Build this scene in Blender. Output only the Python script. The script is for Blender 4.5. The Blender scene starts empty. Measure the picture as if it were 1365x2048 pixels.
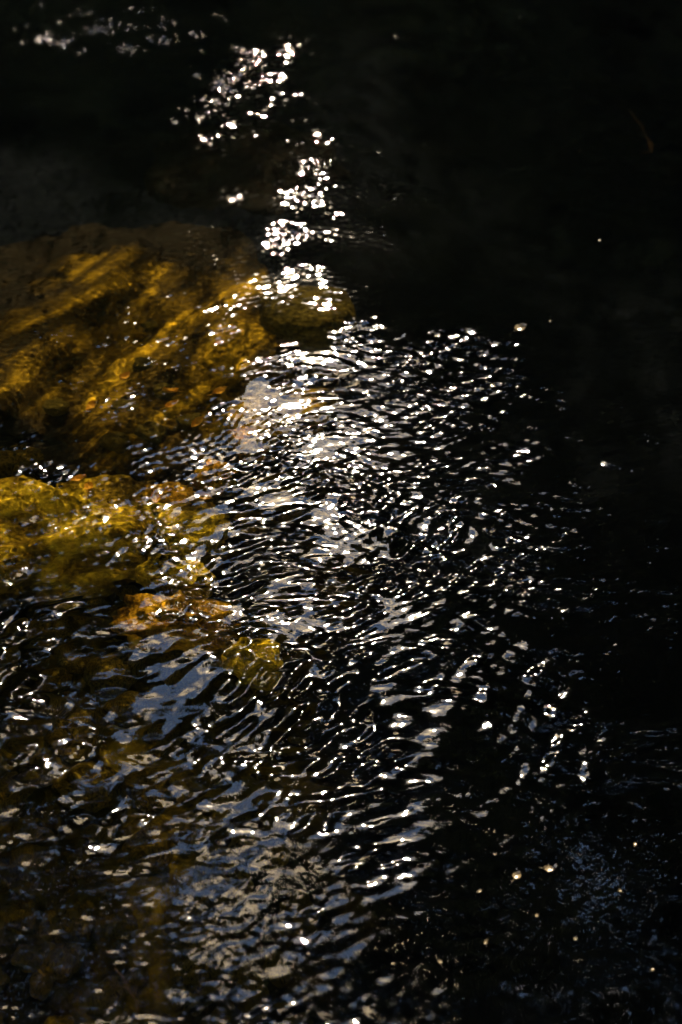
import bpy, bmesh, math, random
import numpy as np
from mathutils import Vector, noise

R = math.radians
rng = np.random.default_rng(11)
random.seed(7)
sc = bpy.context.scene
col = sc.collection

# ------------------------------------------------------------------ camera
CAM_H, PITCH, LENS = 1.9, 40.0, 50.0
cam = bpy.data.cameras.new('camera')
cam.sensor_fit = 'VERTICAL'; cam.sensor_height = 36.0; cam.sensor_width = 24.0
cam.lens = LENS; cam.clip_start = 0.05; cam.clip_end = 500
cam.dof.use_dof = True; cam.dof.focus_distance = 2.75; cam.dof.aperture_fstop = 2.6
camo = bpy.data.objects.new('camera', cam); col.objects.link(camo)
camo.location = (0, 0, CAM_H); camo.rotation_euler = (R(90 - PITCH), 0, 0)
sc.camera = camo

# ------------------------------------------------------------------ sky, sun, exposure
SUN_EL, SUN_AZ = 37.0, -1.6          # azimuth from +Y, positive to the right (+X)
CLOUD_SHIFT = (3.45, -2.34, 1.04)
w = bpy.data.worlds.new('World'); sc.world = w; w.use_nodes = True
nt = w.node_tree; nt.nodes.clear()
sky = nt.nodes.new('ShaderNodeTexSky'); sky.sky_type = 'NISHITA'; sky.sun_disc = False
sky.sun_elevation = R(SUN_EL); sky.sun_rotation = R(SUN_AZ)
sky.air_density = 1.0; sky.dust_density = 0.05; sky.ozone_density = 0.5
bg = nt.nodes.new('ShaderNodeBackground'); bg.inputs['Strength'].default_value = 0.075
ow = nt.nodes.new('ShaderNodeOutputWorld')
# unseen broken clouds, added and shifted so a cream one mirrors near the sun
tc = nt.nodes.new('ShaderNodeTexCoord'); cmap = nt.nodes.new('ShaderNodeMapping')
cmap.inputs['Location'].default_value = CLOUD_SHIFT; cmap.inputs['Scale'].default_value = (1, 1, 1.6)
cn = nt.nodes.new('ShaderNodeTexNoise')
for k, v in (('Scale', 3.2), ('Detail', 7), ('Roughness', 0.58), ('Distortion', 0.4)): cn.inputs[k].default_value = v
cr = nt.nodes.new('ShaderNodeMapRange'); cr.interpolation_type = 'SMOOTHSTEP'
for k, v in (('From Min', 0.50), ('From Max', 0.64)): cr.inputs[k].default_value = v
cloud = nt.nodes.new('ShaderNodeMix'); cloud.data_type = 'RGBA'; cloud.inputs[7].default_value = (24.5, 18.6, 11.2, 1)
nt.links.new(tc.outputs['Generated'], cmap.inputs[0]); nt.links.new(cmap.outputs[0], cn.inputs['Vector'])
nt.links.new(cn.outputs[0], cr.inputs['Value']); nt.links.new(cr.outputs[0], cloud.inputs[0])
nt.links.new(sky.outputs[0], cloud.inputs[6]); nt.links.new(cloud.outputs[2], bg.inputs[0])
nt.links.new(bg.outputs[0], ow.inputs[0])
sun = bpy.data.lights.new('sun', 'SUN'); sun.energy = 2.8; sun.angle = R(0.53); sun.color = (1.0, 0.84, 0.6)
suno = bpy.data.objects.new('sun', sun); col.objects.link(suno)
sd = Vector((math.sin(R(SUN_AZ)) * math.cos(R(SUN_EL)), math.cos(R(SUN_AZ)) * math.cos(R(SUN_EL)), math.sin(R(SUN_EL))))
suno.rotation_euler = sd.to_track_quat('Z', 'Y').to_euler(); suno.location = sd * 60
sun.cycles.is_caustics_light = True
sc.view_settings.view_transform = 'Standard'; sc.view_settings.look = 'None'
sc.view_settings.gamma = 1.0; sc.view_settings.use_curve_mapping = False
sc.view_settings.exposure = 3.4
sc.cycles.use_denoising = True; sc.cycles.denoiser = 'OPENIMAGEDENOISE'; sc.cycles.denoising_input_passes = 'RGB_ALBEDO_NORMAL'
sc.cycles.max_bounces = 8; sc.cycles.transmission_bounces = 8; sc.cycles.glossy_bounces = 4
sc.cycles.diffuse_bounces = 2; sc.cycles.transparent_max_bounces = 16
sc.cycles.sample_clamp_indirect = 3.0
sc.cycles.caustics_reflective = False
sc.cycles.use_adaptive_sampling = True; sc.cycles.adaptive_threshold = 0.05

# ------------------------------------------------------------------ helpers
cp, sp = math.cos(R(PITCH)), math.sin(R(PITCH))
def at(px, py, depth=0.0):
    """where the line of sight of a photo pixel meets the water (depth 0), or the bed below it after bending"""
    u, v = (px - 682.5) / 2844.0, (1024 - py) / 2844.0
    d = np.array([u, cp + v * sp, -sp + v * cp]); t = CAM_H / -d[2]
    p = d * t
    h = math.hypot(d[0], d[1]); si = h / math.sqrt(h * h + d[2] ** 2)
    tr = (si / 1.333) / math.sqrt(1 - (si / 1.333) ** 2)
    return np.array([p[0] + d[0] / h * depth * tr, p[1] + d[1] / h * depth * tr])

def tag(o, label=None, cat=None, group=None, kind=None):
    if label: o['label'] = label
    if cat: o['category'] = cat
    if group: o['group'] = group
    if kind: o['kind'] = kind
    return o

def link(name, me, m, parent=None):
    o = bpy.data.objects.new(name, me); col.objects.link(o)
    if m and not me.materials: me.materials.append(m)
    if parent: o.parent = parent
    return o

def mesh_np(name, V, F, smooth=True):
    me = bpy.data.meshes.new(name)
    V = np.asarray(V, np.float32); F = np.asarray(F, np.int32); n = F.shape[1]
    me.vertices.add(len(V)); me.vertices.foreach_set('co', V.ravel())
    me.loops.add(F.size); me.loops.foreach_set('vertex_index', F.ravel())
    me.polygons.add(len(F)); me.polygons.foreach_set('loop_start', np.arange(0, F.size, n, dtype=np.int32))
    me.polygons.foreach_set('use_smooth', np.full(len(F), smooth))
    me.update(calc_edges=True); me.validate()
    return me

def grid_faces(nx, ny):
    i = np.arange(nx * ny).reshape(ny, nx)
    return np.stack([i[:-1, :-1], i[:-1, 1:], i[1:, 1:], i[1:, :-1]], -1).reshape(-1, 4)

def axis(lo, hi, step, far_lo, far_hi, growth=1.25):
    a = list(np.arange(lo, hi + step / 2, step)); s = step
    while a[-1] < far_hi: s *= growth; a.append(min(a[-1] + s, far_hi))
    b = []; s = step; x = lo
    while x > far_lo: s *= growth; x = max(x - s, far_lo); b.append(x)
    return np.array(b[::-1] + a)

TILE, TN = 2.56, 1024
def fft_field(lam, bw, direction=None, spread=None, seed=0):
    """periodic random surface: wavelengths near lam, wave vectors near direction (degrees from +x); unit rms slope"""
    g = np.random.default_rng(seed)
    k = np.fft.fftfreq(TN, TILE / TN) * 2 * np.pi
    kx, ky = np.meshgrid(k, k); kk = np.hypot(kx, ky); kk[0, 0] = 1e-6
    A = np.exp(-0.5 * (np.log(kk * lam / (2 * np.pi)) / bw) ** 2)
    if direction is not None:
        a = np.arctan2(ky, kx) - R(direction); a = np.angle(np.exp(2j * a)) / 2
        A *= np.exp(-0.5 * (a / R(spread)) ** 2)
    A /= kk
    A[0, 0] = 0
    f = np.fft.ifft2(A * np.exp(2j * np.pi * g.random((TN, TN)))).real
    gy, gx = np.gradient(f, TILE / TN)
    return f / math.sqrt((gx ** 2 + gy ** 2).mean())

def sample(f, X, Y):
    u, v = (X / TILE % 1) * TN, (Y / TILE % 1) * TN
    i, j = np.floor(u).astype(int), np.floor(v).astype(int); a, b = u - i, v - j
    i0, j0, i1, j1 = i % TN, j % TN, (i + 1) % TN, (j + 1) % TN
    return (f[j0, i0] * (1 - a) + f[j0, i1] * a) * (1 - b) + (f[j1, i0] * (1 - a) + f[j1, i1] * a) * b

def sstep(a, b, x):
    t = np.clip((x - a) / (b - a), 0, 1); return t * t * (3 - 2 * t)

def pix(X, Y):
    """photo pixel that looks at a point of the flat water (used once, to lay out where ripples are rough or calm)"""
    zc = Y * cp + CAM_H * sp; yc = Y * sp - CAM_H * cp
    return 682.5 + 2844 * X / zc, 1024 - 2844 * yc / zc

def blob(PX, PY, cx, cy, rx, ry):
    return np.exp(-(((PX - cx) / rx) ** 2 + ((PY - cy) / ry) ** 2))

# ------------------------------------------------------------------ materials
class NT:
    def __init__(s, name):
        s.m = bpy.data.materials.new(name); s.m.use_nodes = True; s.t = s.m.node_tree; s.t.nodes.clear()
        s.out = s.n('ShaderNodeOutputMaterial')
    def n(s, t, **k):
        x = s.t.nodes.new(t)
        for a, b in k.items():
            setattr(x, a, b)
        return x
    def l(s, a, b): s.t.links.new(a, b)
    def val(s, node, **k):
        for a, b in k.items(): node.inputs[a.replace('_', ' ')].default_value = b
        return node
    def noise(s, scale, detail=5, rough=0.55, dist=0.0, vec=None):
        x = s.n('ShaderNodeTexNoise'); s.val(x, Scale=scale, Detail=detail, Roughness=rough, Distortion=dist)
        if vec: s.l(vec, x.inputs['Vector'])
        return x.outputs[0]
    def ramp(s, fac, stops):
        x = s.n('ShaderNodeValToRGB'); e = x.color_ramp.elements
        while len(e) < len(stops): e.new(0.5)
        for q, (p, c) in zip(e, stops): q.position = p; q.color = (*c, 1) if len(c) == 3 else c
        s.l(fac, x.inputs[0]); return x.outputs[0]
    def mix(s, fac, a, b, mode='MIX'):
        x = s.n('ShaderNodeMix', data_type='RGBA', blend_type=mode)
        for v, i in ((fac, 0), (a, 6), (b, 7)):
            if isinstance(v, (int, float)): x.inputs[i].default_value = v
            elif isinstance(v, tuple): x.inputs[i].default_value = (*v, 1)
            else: s.l(v, x.inputs[i])
        return x.outputs[2]
    def finish(s, color, rough=0.8, bump=None, bstr=0.5, bdist=0.01, spec=0.3):
        b = s.n('ShaderNodeBsdfPrincipled'); b.inputs['Roughness'].default_value = rough
        b.inputs['Specular IOR Level'].default_value = spec
        if isinstance(color, tuple): b.inputs['Base Color'].default_value = (*color, 1)
        else: s.l(color, b.inputs['Base Color'])
        if bump is not None:
            q = s.n('ShaderNodeBump'); s.val(q, Strength=bstr, Distance=bdist); s.l(bump, q.inputs['Height'])
            s.l(q.outputs[0], b.inputs['Normal'])
        s.l(b.outputs[0], s.out.inputs[0]); return s.m
    def obj(s): return s.n('ShaderNodeTexCoord').outputs['Object']
    def geo(s): return s.n('ShaderNodeNewGeometry').outputs['Position']

def mat_rock(name, stops, scale=6, seed=0.0, stretch=None, bump=0.6, flank=None):
    n = NT(name)
    mp = n.n('ShaderNodeMapping'); n.l(n.obj(), mp.inputs[0]); mp.inputs['Location'].default_value = (seed, seed * 1.7, 0)
    if stretch:
        mp.inputs['Rotation'].default_value = (0, 0, R(stretch[0]))
        m2 = n.n('ShaderNodeMapping'); n.l(mp.outputs[0], m2.inputs[0]); m2.inputs['Scale'].default_value = stretch[1]; mp = m2
    big = n.noise(scale, 6, 0.6, 0.4, mp.outputs[0])
    fine = n.noise(scale * 9, 4, 0.6, 0, n.obj())
    c = n.ramp(big, stops)
    c = n.mix(0.8, c, n.ramp(fine, [(0.35, (0.2, 0.18, 0.15)), (0.62, (1, 1, 1))]), 'MULTIPLY')
    if flank:                                   # darker towards the low sides of the stone
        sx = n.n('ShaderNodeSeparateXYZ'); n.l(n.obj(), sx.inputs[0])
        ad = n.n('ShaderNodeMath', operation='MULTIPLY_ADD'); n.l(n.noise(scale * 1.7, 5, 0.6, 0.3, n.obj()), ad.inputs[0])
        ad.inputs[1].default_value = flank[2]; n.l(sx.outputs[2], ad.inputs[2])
        if len(flank) > 3:                      # and towards the outer part of its top
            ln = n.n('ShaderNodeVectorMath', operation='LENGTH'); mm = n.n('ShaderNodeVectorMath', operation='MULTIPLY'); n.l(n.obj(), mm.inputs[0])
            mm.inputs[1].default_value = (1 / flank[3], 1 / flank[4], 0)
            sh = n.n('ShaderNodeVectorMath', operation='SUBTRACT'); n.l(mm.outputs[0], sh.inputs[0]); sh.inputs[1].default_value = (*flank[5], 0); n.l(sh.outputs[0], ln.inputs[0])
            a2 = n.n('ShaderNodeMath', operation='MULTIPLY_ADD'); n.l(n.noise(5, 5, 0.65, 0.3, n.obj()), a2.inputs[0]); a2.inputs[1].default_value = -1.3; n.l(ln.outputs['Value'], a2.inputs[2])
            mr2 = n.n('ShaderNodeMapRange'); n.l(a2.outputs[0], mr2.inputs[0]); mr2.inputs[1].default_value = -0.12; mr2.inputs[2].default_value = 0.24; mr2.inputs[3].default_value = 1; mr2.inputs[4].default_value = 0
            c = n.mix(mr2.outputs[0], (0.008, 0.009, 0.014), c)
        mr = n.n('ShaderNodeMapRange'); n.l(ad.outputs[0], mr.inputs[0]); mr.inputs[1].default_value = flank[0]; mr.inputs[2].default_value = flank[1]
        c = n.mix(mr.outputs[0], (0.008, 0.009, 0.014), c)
    return n.finish(c, 0.75, fine, bump, 0.012, 0.1)

M = {}
M['gold'] = mat_rock('golden_algae_rock', [(0.42, (0.018, 0.015, 0.003)), (0.53, (0.15, 0.115, 0.012)), (0.64, (0.75, 0.58, 0.045))], 4.0, 1.0, (-52, (0.5, 2.4, 1)), flank=(0.17, 0.24, 0.16, 0.62, 0.56, (0.40, -0.22)))  # dark streaks put groove shade and wave shadow bands into the colour
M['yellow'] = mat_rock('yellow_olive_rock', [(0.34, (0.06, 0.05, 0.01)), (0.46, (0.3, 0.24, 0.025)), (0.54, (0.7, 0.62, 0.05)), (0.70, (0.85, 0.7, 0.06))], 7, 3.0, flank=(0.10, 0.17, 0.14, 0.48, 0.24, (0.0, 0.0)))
M['yellow_stone'] = mat_rock('yellow_stone', [(0.34, (0.04, 0.04, 0.01)), (0.5, (0.4, 0.36, 0.035)), (0.66, (0.75, 0.66, 0.06))], 15, 4.0)
M['orange'] = mat_rock('orange_brown_rock', [(0.34, (0.05, 0.035, 0.01)), (0.5, (0.45, 0.29, 0.03)), (0.64, (0.8, 0.58, 0.05))], 14, 5.0)
M['olive'] = mat_rock('dark_olive_rock', [(0.3, (0.04, 0.04, 0.012)), (0.7, (0.17, 0.16, 0.045))], 9, 7.0)
M['dark'] = mat_rock('black_wet_rock', [(0.3, (0.004, 0.006, 0.012)), (0.7, (0.012, 0.015, 0.03))], 7, 9.0)
M['brown'] = mat_rock('brown_cobble', [(0.40, (0.014, 0.014, 0.008)), (0.70, (0.26, 0.23, 0.04))], 12, 2.0)

def mat_wet():
    n = NT('wet_pebble'); return n.finish(n.ramp(n.noise(40, 4, .6, 0, n.obj()), [(0.3, (0.006, 0.005, 0.004)), (0.7, (0.02, 0.017, 0.012))]), 0.08, n.noise(120, 3, .5, 0, n.obj()), 0.1, 0.003, 0.6)
M['wet'] = mat_wet()
def mat_bed():
    n = NT('stream_bed_pool_dark')
    at_ = n.n('ShaderNodeAttribute', attribute_name='algae'); p = n.geo()
    a = n.noise(5, 6, 0.6, 0.5, p); b = n.noise(45, 5, 0.65, 0, p); g = n.noise(140, 3, 0.6, 0, p)
    pool_dark = n.ramp(a, [(0.3, (0.006, 0.0098, 0.027)), (0.7, (0.009, 0.0145, 0.04))])  # deep water's darkness and lifted blacks put into the bed colour
    alg = n.ramp(a, [(0.38, (0.012, 0.013, 0.008)), (0.52, (0.06, 0.056, 0.014)), (0.66, (0.3, 0.26, 0.035))])
    c = n.mix(at_.outputs['Fac'], pool_dark, alg)
    c = n.mix(0.6, c, n.ramp(b, [(0.35, (0.3, 0.3, 0.28)), (0.65, (1, 1, 1))]), 'MULTIPLY')
    return n.finish(c, 0.95, g, 0.5, 0.01, 0.0)
M['bed'] = mat_bed()

def mat_water():
    n = NT('stream_water')
    b = n.n('ShaderNodeBsdfPrincipled')
    n.val(b, Base_Color=(0.30, 0.22, 0.09, 1), Roughness=0.024, IOR=1.34, Transmission_Weight=1.0)
    n.l(b.outputs[0], n.out.inputs[0])
    return n.m
M['water'] = mat_water()

def mat_leafmass():
    n = NT('tree_foliage')
    c = n.ramp(n.noise(0.4, 4, 0.6, 0, n.geo()), [(0.3, (0.03, 0.046, 0.03)), (0.7, (0.065, 0.085, 0.05))])
    d = n.n('ShaderNodeBsdfDiffuse'); n.l(c, d.inputs[0])
    t = n.n('ShaderNodeBsdfTranslucent'); n.l(c, t.inputs[0])
    x = n.n('ShaderNodeMixShader'); x.inputs[0].default_value = 0.45
    n.l(d.outputs[0], x.inputs[1]); n.l(t.outputs[0], x.inputs[2]); n.l(x.outputs[0], n.out.inputs[0])
    return n.m
M['foliage'] = mat_leafmass()

# ------------------------------------------------------------------ stream bed and banks (one sheet)
bx = axis(-1.5, 1.5, 0.014, -70, 70); by = axis(0.6, 6.0, 0.016, -70, 70)
X, Y = np.meshgrid(bx, by); PX, PY = pix(X, np.maximum(Y, 0.3))
f20, f7 = fft_field(0.45, 0.5, seed=1), fft_field(0.09, 0.5, seed=2)
Z = -0.20 - 0.42 * sstep(-0.35, 0.35, X - 0.12 * (Y - 2.5))
Z -= 0.25 * sstep(3.6, 5.0, Y)
near = np.exp(-((Y - 2.0) / 1.6) ** 2)
Z += 0.045 * sample(f20, X, Y) * 2 + sample(f7, X, Y) * 0.2
bank = np.maximum(sstep(4.0, 9.0, np.abs(X)), np.maximum(sstep(14.0, 20.0, Y), sstep(-0.2, -1.4, Y)))
Z = Z * (1 - bank) + bank * (0.55 + 0.1 * np.sin(X * 0.7) * np.cos(Y * 0.6))
me = mesh_np('stream_bed', np.stack([X, Y, Z], -1).reshape(-1, 3), grid_faces(len(bx), len(by)))
alg = 1 - sstep(-0.25, 0.15, X - 0.1 * (Y - 2.4) + 0.25 * sample(f20, X + 3, Y) * 4)
alg = alg * (1 - sstep(2.5, 3.0, Y + 0.2 * X)) * sstep(0.8, 1.5, Y)
at_ = me.attributes.new('algae', 'FLOAT', 'POINT'); at_.data.foreach_set('value', alg.ravel().astype(np.float32))
bed = tag(link('stream_bed', me, M['bed']), kind='structure')
bed_z = lambda x, y: float(Z[np.abs(by - y).argmin(), np.abs(bx - x).argmin()])

# ------------------------------------------------------------------ water surface
wx = axis(-1.45, 1.45, 0.0042, -9, 9, 1.2)
wy = [0.75]
while wy[-1] < 6.2: wy.append(wy[-1] + 0.0030 + 0.0011 * (wy[-1] - 0.75))
s = 0.01
while wy[-1] < 19: s *= 1.25; wy.append(wy[-1] + s)
s = 0.004; pre = []; y = 0.75
while y > -1.3: s *= 1.25; y -= s; pre.append(y)
wy = np.array(pre[::-1] + wy)
X, Y = np.meshgrid(wx, wy); PX, PY = pix(X, np.maximum(Y, 0.4))
wa, wb = fft_field(0.5, 0.4, seed=31), fft_field(0.5, 0.4, seed=32)
Xw, Yw = X + 0.22 * sample(wa, X, Y), Y + 0.14 * sample(wb, X, Y)
rip_c = fft_field(0.038, 0.50, 94, 30, seed=3)      # short cross ripples below the round stone
rip_s = fft_field(0.072, 0.45, 118, 45, seed=4)     # swirling ones nearer the camera
rip_f = fft_field(0.018, 0.45, 95, 45, seed=5)      # fine capillary ripples
rip_l = fft_field(0.050, 0.45, 104, 38, seed=6)
swell = fft_field(0.30, 0.40, 95, 60, seed=8)
gust = sample(fft_field(0.40, 0.45, seed=9), X, Y) / 0.045
gust2 = sample(fft_field(0.16, 0.5, seed=10), X, Y); gust2 /= gust2.std()
PYs = PY + 0.05 * (PX - 700) + 50 * np.tanh(gust) + 35 * np.tanh(gust2)
rapid = sstep(650, 730, PYs)
right = 1 - 0.65 * sstep(880, 1300, PX + 230 * sstep(1250, 1650, PY))
rock_calm = (1 - 0.25 * blob(PX, PY, 60, 1040, 260, 95))
leftm = sstep(420, 560, PX + 60 * np.tanh(gust2))
a_c = 0.19 * rapid * (1 - 0.5 * sstep(1150, 1500, PY)) * right * (0.12 + 0.88 * leftm)
a_s = 0.135 * sstep(1120, 1330, PY) * (1 - 0.8 * sstep(1480, 1850, PY)) * right * (0.85 + 0.15 * sstep(200, 600, PX))
a_l = 0.12 * sstep(880, 1020, PY) * (1 - 0.8 * sstep(1480, 1850, PY)) * right * (0.75 + 0.25 * sstep(200, 600, PX))
bu, bv = (PX - 480) * 0.75 + (PY - 165) * -0.66, (PX - 480) * 0.66 + (PY - 165) * 0.75
band = np.exp(-(bu / 150) ** 2 - (bv / 75) ** 2)
a_f = 0.03 + 0.042 * rapid * right * (1 - 0.8 * sstep(1000, 1400, PY)) + 0.075 * blob(PX, PY, 220, 620, 300, 220) \
    + 0.06 * blob(PX, PY, 610, 590, 90, 60) + 0.06 * blob(PX, PY, 180, 1060, 330, 150) + 0.07 * blob(PX, PY, 850, 300, 220, 140) + 0.05 * sstep(900, 1200, PX) * sstep(500, 700, PY) * (1 - 0.4 * sstep(1500, 1900, PY)) \
    + 0.02 * sstep(1300, 1500, PY) * (1 - sstep(300, 600, PX))
rip_t = fft_field(0.024, 0.40, 95, 60, seed=14)     # wavelets far up the stream
a_t = 0.30 * band + 0.17 * blob(PX, PY, 625, 350, 55, 110) + 0.13 * blob(PX, PY, 590, 470, 60, 40) + 0.12 * blob(PX, PY, 470, 395, 38, 20) \
    + 0.15 * blob(PX, PY, 245, 290, 40, 15)
rip_i = fft_field(0.026, 0.45, seed=12)             # confused wavelets
a_i = 0.32 * blob(PX, PY, 190, 60, 280, 65) + 0.30 * blob(PX, PY, 70, 940, 60, 22) + 0.13 * blob(PX, PY, 240, 1070, 120, 45) \
    + 0.14 * blob(PX, PY, 470, 755, 36, 22) + 0.10 * blob(PX, PY, 340, 1215, 60, 30)
a_w = 0.014
mod = np.clip(1 + 0.3 * gust + 0.3 * gust2, 0.25, 2.0)
Zw = mod * rock_calm * (a_c * sample(rip_c, Xw, Yw) + a_s * sample(rip_s, Xw, Yw) + a_l * sample(rip_l, Xw, Yw)) \
   + a_f * np.clip(1 + 0.5 * gust2, 0.2, 2.2) * sample(rip_f, Xw, Yw) + np.clip(1 + 0.5 * gust2, 0.2, 2.2) * (a_i * sample(rip_i, X, Y) + a_t * sample(rip_t, Xw, Yw)) + a_w * sample(swell, X, Y)
yr = at(700, 715)[1] + 0.10 * sample(wa, X, Y) + 0.06 * np.sin(X * 5)          # standing wave below the round stone
Zw += 0.014 * np.exp(-((Y - yr) / 0.19) ** 2) * sstep(330, 520, PX) * (1 - sstep(800, 1250, PX))
edge = (1 - sstep(1.5, 3.0, np.abs(X))) * (1 - sstep(6, 9, Y)) * sstep(-0.3, 0.5, Y)
Zw = Zw * (0.1 + 0.9 * edge)
me = mesh_np('stream_water', np.stack([X, Y, Zw], -1).reshape(-1, 3), grid_faces(len(wx), len(wy)))
water = tag(link('stream_water', me, M['water']), kind='structure')
water.cycles.is_caustics_caster = True
bed.cycles.is_caustics_receiver = True

# ------------------------------------------------------------------ boulders and stones
def rock_mesh(name, rx, ry, rz, seed, sub=4, rough=0.18, freq=1.6, flat=2.6, ridges=None):
    bm = bmesh.new(); bmesh.ops.create_icosphere(bm, subdivisions=sub, radius=1)
    for v in bm.verts:
        d = v.co.normalized(); o = Vector((seed * 3.1, seed * 1.3, seed * 0.7))
        k = (abs(d.x) ** flat + abs(d.y) ** flat + abs(d.z) ** flat) ** (-1 / flat)
        r = k * (1 + rough * noise.fractal(d * freq + o, 0.9, 2.1, 5))
        p = d * r
        if ridges:
            a = p.x * math.cos(ridges[0]) + p.y * math.sin(ridges[0])
            p.z += ridges[2] * math.sin(a * ridges[1] + 1.5 * noise.noise(p * 1.5 + o)) * max(0, d.z)
        v.co = (p.x * rx, p.y * ry, p.z * rz)
    me = bpy.data.meshes.new(name); bm.to_mesh(me); bm.free()
    me.polygons.foreach_set('use_smooth', np.ones(len(me.polygons), bool)); return me

def rock(name, px, py, top, rx, ry, rz, m, seed, label, rot=0, **k):
    """stone whose top lies at height top (below 0 is under water), seen at photo pixel px, py"""
    p = at(px, py, max(0, -top))
    o = link(name, rock_mesh(name, rx, ry, rz, seed, **k), M[m])
    o.location = (p[0], p[1], top - rz); o.rotation_euler.z = R(rot)
    o.cycles.is_caustics_receiver = True
    return tag(o, label, 'rock')

rock('boulder', 170, 640, -0.08, 0.62, 0.66, 0.22, 'gold', 1, 'large flat golden boulder with diagonal grooves and painted dark streaks under clear water', 8, sub=6, rough=0.24, flat=2.3, ridges=(R(142), 9.0, 0.12))
rock('boulder', 90, 1035, -0.06, 0.42, 0.21, 0.16, 'yellow', 2, 'smooth yellow olive boulder under water at the left edge', 4, sub=5, rough=0.34, flat=2.0, freq=2.4)
rock('boulder', 612, 600, -0.012, 0.125, 0.13, 0.12, 'olive', 3, 'rounded olive stone just under the surface, topped with white glints', 0, sub=5, rough=0.1)
rock('boulder', 480, 320, -0.14, 0.33, 0.36, 0.3, 'dark', 4, 'black submerged boulder behind the golden one, in dark smooth water', 0, sub=5)
rock('stone', 350, 1215, -0.04, 0.11, 0.06, 0.07, 'orange', 5, 'bright orange stone under ripples below the yellow boulder', -8, sub=4, rough=0.34, freq=2.6)
rock('stone', 505, 1300, -0.04, 0.055, 0.055, 0.05, 'yellow_stone', 6, 'small yellow stone under ripples right of the orange stone', 0, sub=4)

for px, py, rx, ry, mm, lb in ((335, 985, .07, .05, 'orange', 'gold stone touching the right end of the yellow boulder'), (395, 1050, .075, .05, 'yellow_stone', 'yellow stone right of the yellow boulder, under white glints'),
        (345, 1130, .08, .045, 'yellow_stone', 'olive yellow stone between the yellow boulder and the orange stone'), (425, 935, .045, .04, 'orange', 'small orange stone above the gold stone, among fallen leaves'),
        (490, 865, .04, .035, 'orange', 'small orange stone at the lower right corner of the golden boulder')):
    rock('stone', px, py, -0.06, rx, ry, .05, mm, px * .01, lb, px, sub=4, rough=.22)

# cobbles on the shallow bed
cob = [rock_mesh('cobble', 1, 0.8, 0.6, 20 + i, sub=3, rough=0.22) for i in range(6)]
for c in cob: c.materials.append(M['brown'])
dcob = [rock_mesh('cobble', 1, 0.85, 0.6, 40 + i, sub=3, rough=0.22) for i in range(4)]
for c in dcob: c.materials.append(M['olive'])
def cobble(me, x, y, z, r, label, group):
    o = link('cobble', me, None); o.location = (x, y, z); o.scale = (r, r, r)
    o.rotation_euler = (random.uniform(-.2, .2), random.uniform(-.2, .2), random.uniform(0, 6.28))
    o.cycles.is_caustics_receiver = True
    return tag(o, label, 'cobble', group)
def cob_label(px, py, r):
    s_ = 'large' if r > .05 else 'small' if r < .033 else 'middling'
    w_ = ('beside the orange and yellow stones' if py < 1350 and px > 200 else 'just below the yellow boulder at the left' if py < 1350 else
          'under blue ripples in the left half' if py < 1650 else 'under gold rippled water at lower left' if py < 1850 else 'in the bottom left corner')
    return s_ + ' brown algae covered cobble ' + w_
placed = []
def free(x, y, r):
    if any(math.hypot(x - a, y - b) < 0.85 * (r + c) for a, b, c in placed): return False
    placed.append((x, y, r)); return True
for px, py, r in ((300, 640, .02), (285, 715, .026), (330, 770, .03), (250, 800, .035), (380, 830, .03), (300, 850, .035), (440, 800, .026), (230, 870, .035), (430, 880, .03), (110, 800, .03)):
    p = at(px, py, 0.06)
    if free(p[0], p[1], r): cobble(random.choice(dcob), p[0], p[1], -0.095, r, 'dark cobble lying at the near edge of the large golden boulder', 'dark cobbles by the golden boulder')
for i in range(900):
    px, py = random.uniform(-60, 640), random.uniform(900, 2100)
    d = 0.15; p = at(px, py, d); r = random.uniform(.022, .065)
    if random.random() < sstep(430, 640, px): continue
    if math.hypot((px - 90) / 330, (py - 1045) / 120) < 1 or math.hypot((px - 350) / 130, (py - 1215) / 60) < 1: continue
    if free(p[0], p[1], r):
        cobble(random.choice(cob), p[0], p[1], bed_z(*p) + r * 0.25, r, cob_label(px, py, r), 'cobbles on the shallow stream bed')

# fallen leaves, leaf shapes standing in for sparkles and foam, twigs, wet pebble tips
def leaf_mesh(name, L, W, curl, m, seed):
    g = random.Random(seed); V = []; F = []; n, k = 10, 5
    for i in range(n + 1):
        t = i / n; w_ = W * math.sin(math.pi * t ** 0.8) ** 0.8 * (1 + 0.12 * g.uniform(-1, 1)) + 0.0006
        for j in range(k):
            q = j / (k - 1) * 2 - 1
            V.append(((t - .5) * L, q * w_, curl * (q * q * W + 0.6 * L * (t - .5) ** 2) + 0.04 * W * g.uniform(-1, 1)))
    F = [(i * k + j, i * k + j + 1, (i + 1) * k + j + 1, (i + 1) * k + j) for i in range(n) for j in range(k - 1)]
    b = len(V)                                                     # stalk
    for i in range(4):
        t = i / 3
        for a in range(3): V.append((-.5 * L - t * L * .35, .0006 * math.cos(a * 2.09) + .08 * L * t * t, .0006 * math.sin(a * 2.09) + curl * L * .15))
    F += [(b + i * 3 + a, b + i * 3 + (a + 1) % 3, b + (i + 1) * 3 + (a + 1) % 3, b + (i + 1) * 3 + a) for i in range(3) for a in range(3)]
    me = mesh_np(name, V, F); me.materials.append(m); return me
def mat_leaf(name, c1, c2, rough=0.5):
    n = NT(name); return n.finish(n.ramp(n.noise(60, 4, .6, 0, n.obj()), [(0.3, c1), (0.7, c2)]), rough, n.noise(200, 3, .5, 0, n.obj()), 0.3, 0.002, 0.5)
M['oleaf'] = mat_leaf('orange_leaf', (0.6, 0.36, 0.05), (0.75, 0.5, 0.08))
M['standin'] = mat_leaf('pale_standin_leaf', (0.04, 0.03, 0.017), (0.12, 0.09, 0.05), 0.3)
M['twig'] = mat_leaf('wet_twig', (0.1, 0.08, 0.09), (0.2, 0.16, 0.18), 0.9)
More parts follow.
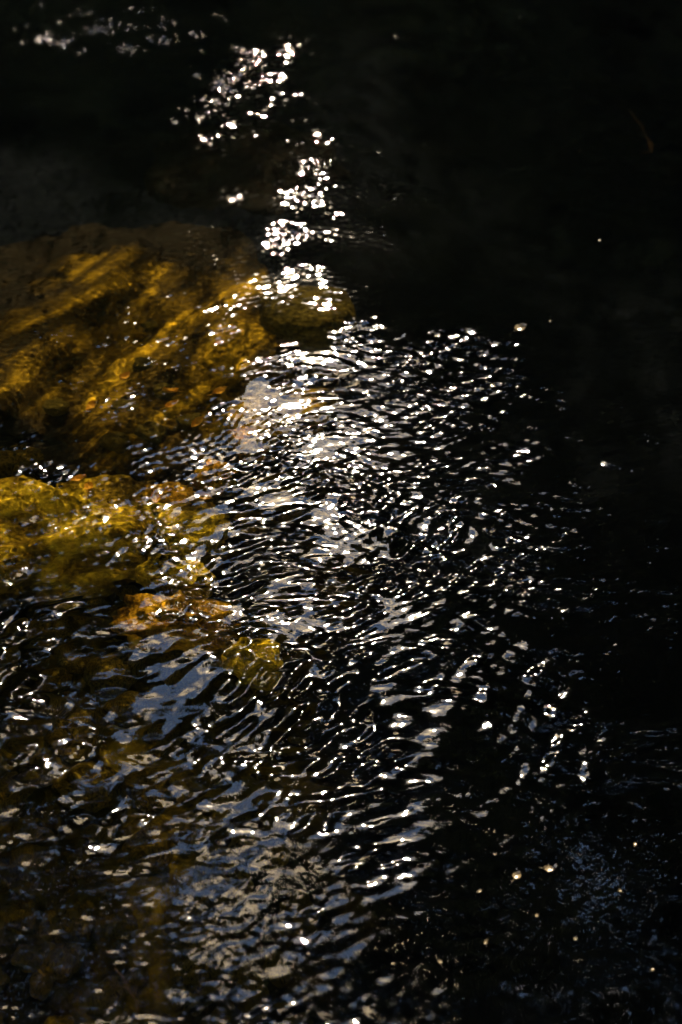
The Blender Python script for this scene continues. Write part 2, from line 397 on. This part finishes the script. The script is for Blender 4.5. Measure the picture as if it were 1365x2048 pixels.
ol = [leaf_mesh('fallen_leaf', 0.038, 0.010, 1.1, M['oleaf'], 60 + i) for i in range(4)]
for px, py in ((480, 880), (425, 935), (440, 790), (160, 965), (340, 790), (415, 1000), (180, 985), (345, 815), (250, 760), (310, 1000), (395, 850), (185, 820)):
    d = 0.055; p = at(px, py, d); o = link('fallen_leaf', random.choice(ol), None)
    o.location = (p[0], p[1], -d + 0.012); o.rotation_euler = (random.uniform(-.5, .5), random.uniform(-.5, .5), random.uniform(0, 6.28))
    o.cycles.is_caustics_receiver = True
    tag(o, 'orange fallen leaf under water between the golden and yellow boulders', 'leaf', 'orange leaves under the water')
def water_z(x, y): return float(Zw[np.abs(wy - y).argmin(), np.abs(wx - x).argmin()])
def float_standin(px, py, L, W, label):  # leaf shape added in place of an out-of-focus sparkle or bit of foam
    p = at(px, py); o = link('standin_leaf', leaf_mesh('standin_leaf', L, W, 0.5, M['standin'], int(px)), None)
    o.location = (p[0], p[1], water_z(*p) + 0.002); o.rotation_euler = (random.uniform(-.25, .25), random.uniform(-.25, .25), random.uniform(0, 6.28))
    return tag(o, label, 'leaf', 'leaf shapes standing in for sparkles and foam on the dark water')
float_standin(1042, 664, .032, .013, 'curled pale leaf shape standing in for foam, afloat on black water right of the round stone')
float_standin(1035, 1753, .016, .006, 'small pale oval leaf shape standing in for a sparkle on the dark lower right water')
float_standin(1098, 1741, .018, .006, 'crescent shaped pale sparkle stand-in beside the oval one on dark lower right water')
for px, py in ((960, 1782), (1074, 1832), (1240, 1783), (972, 1886), (1305, 1940), (1040, 35), (790, 75), (1160, 305), (1200, 482), (1100, 645), (1270, 1690), (1150, 1880), (880, 1925)):
    float_standin(px, py, random.uniform(.004, .008), random.uniform(.0015, .003), 'tiny pale fleck standing in for a sparkle on the dark water at the right')
def twig(pts, r0, label):
    t = bpy.data.objects.new('twig', None); col.objects.link(t)
    base = at(*pts[0][0]); t.location = (base[0], base[1], 0)
    for k, path in enumerate(pts):
        P = [Vector((*(at(*q) - base), -0.022 + 0.004 * math.sin(i * 1.3))) for i, q in enumerate(path)]
        V, F = [], []
        for i, q in enumerate(P):
            d = (P[min(i + 1, len(P) - 1)] - P[max(i - 1, 0)]).normalized(); n1 = d.cross(Vector((0, 0, 1))).normalized(); n2 = d.cross(n1)
            r = r0 * (0.6 if k else 1) * (1 - 0.7 * i / (len(P) - 1)) * random.uniform(.8, 1.25)
            for a in range(6): V.append(q + n1 * r * math.cos(a * 1.047) + n2 * r * math.sin(a * 1.047))
        for i in range(len(P) - 1):
            for a in range(6): F.append((i * 6 + a, i * 6 + (a + 1) % 6, i * 6 + 6 + (a + 1) % 6, i * 6 + 6 + a))
        link('stem' if k == 0 else 'side_shoot', mesh_np('twig', V, F), M['twig'], t).cycles.is_caustics_receiver = True
    return tag(t, label, 'twig')
twig([[(1260, 214), (1272, 232), (1284, 246), (1292, 262), (1300, 280), (1303, 297)], [(1303, 297), (1292, 300), (1281, 296)], [(1297, 272), (1307, 285), (1304, 300)]], 0.0011, 'thin bent twig just under the black water at upper right')
twig([[(228, 1925), (245, 1945), (256, 1968), (270, 1990), (274, 2012)], [(256, 1968), (240, 1962), (226, 1966)], [(270, 1990), (288, 1996)]], .0008, 'thin forked twig just under the water at the lower left near bright glints')
# ------------------------------------------------------------------ woods around the stream (seen mirrored in it)
def skyline(az):
    """height angle of the wood seen from the stream, degrees; az in degrees"""
    left = 40 + 7 * sstep(-6, -11, az) + 3 * np.sin(az * 0.21) + 2 * np.sin(az * 0.57 + 1)
    gap = 30 + 1.2 * np.sin(az * 1.7)
    rightw = 58 - 5 * sstep(10, 17, az) + 4 * np.sin(az * 0.33)
    m1 = sstep(-6.8, -3.6, az); m2 = sstep(2.0, 7, az)
    return left * (1 - m1) + m1 * (gap * (1 - m2) + rightw * m2)
N = 250000
az = np.where(rng.random(N * 2) < 0.5, rng.uniform(-50, 45, N * 2), rng.uniform(-180, 180, N * 2)); rad = rng.uniform(22, 32, N * 2)
rad *= 1 - 0.38 * sstep(14, 30, az)
el = skyline(az)
Hmax = rad * np.tan(np.radians(el)) * 0.98
Hmax = np.minimum(Hmax, 34)
h = Hmax * rng.random(N * 2) ** 1.25
lump = np.array([0.0])
px_, py_ = rad * np.sin(np.radians(az)), rad * np.cos(np.radians(az))
cl = np.sin(px_ * 0.9 + 2 * np.sin(h * 0.6)) + np.sin(py_ * 1.1 + h * 0.8) + np.sin(h * 1.3 + az * 0.35)
keep = np.where((cl > -1.6) & (np.abs(az) < 115))[0][:N]
C0 = np.stack([px_, py_, h + 0.4], -1)[keep]
# deeper rows of the wood, larger clumps
n3 = 30000
az3 = rng.uniform(-115, 115, n3); r3 = rng.uniform(33, 38, n3)
h3 = r3 * np.tan(np.radians(np.minimum(skyline(az3), 44))) * 0.9 * rng.random(n3)
C3 = np.stack([r3 * np.sin(np.radians(az3)), r3 * np.cos(np.radians(az3)), h3], -1)
# unseen canopy over the near bank, shaped to darken the near water's reflections
n2 = 52000
cx, cy = rng.uniform(-7, 9, n2), rng.uniform(-8, 7.8, n2); cz = rng.uniform(6, 8.5, n2)
k2 = (np.sin(cx * 1.3) + np.sin(cy * 1.7 + cx) > -1.3) & (cy < 6.6 + 0.2 * sstep(-0.4, 1.2, cx) + 0.7 * np.sin(cx * 2.3))
C0 = np.concatenate([C0, C3, np.stack([cx, cy, cz], -1)[k2]])
sz = np.concatenate([rng.uniform(0.25, 0.48, len(keep)), rng.uniform(0.6, 1.1, n3), rng.uniform(0.10, 0.2, k2.sum())])
n_ = len(C0)
u = rng.normal(size=(n_, 3)); u /= np.linalg.norm(u, axis=1)[:, None]
v_ = np.cross(u, rng.normal(size=(n_, 3))); v_ /= np.linalg.norm(v_, axis=1)[:, None]
u *= sz[:, None]; v_ *= sz[:, None] * 0.6
V = np.stack([C0 - u, C0 - v_, C0 + u, C0 + v_], 1).reshape(-1, 3)
me = mesh_np('wood', V, np.arange(len(V)).reshape(-1, 4), False)
tag(link('wood', me, M['foliage']), 'dark leafy wood around the stream, mirrored in the water', 'wood', kind='stuff')
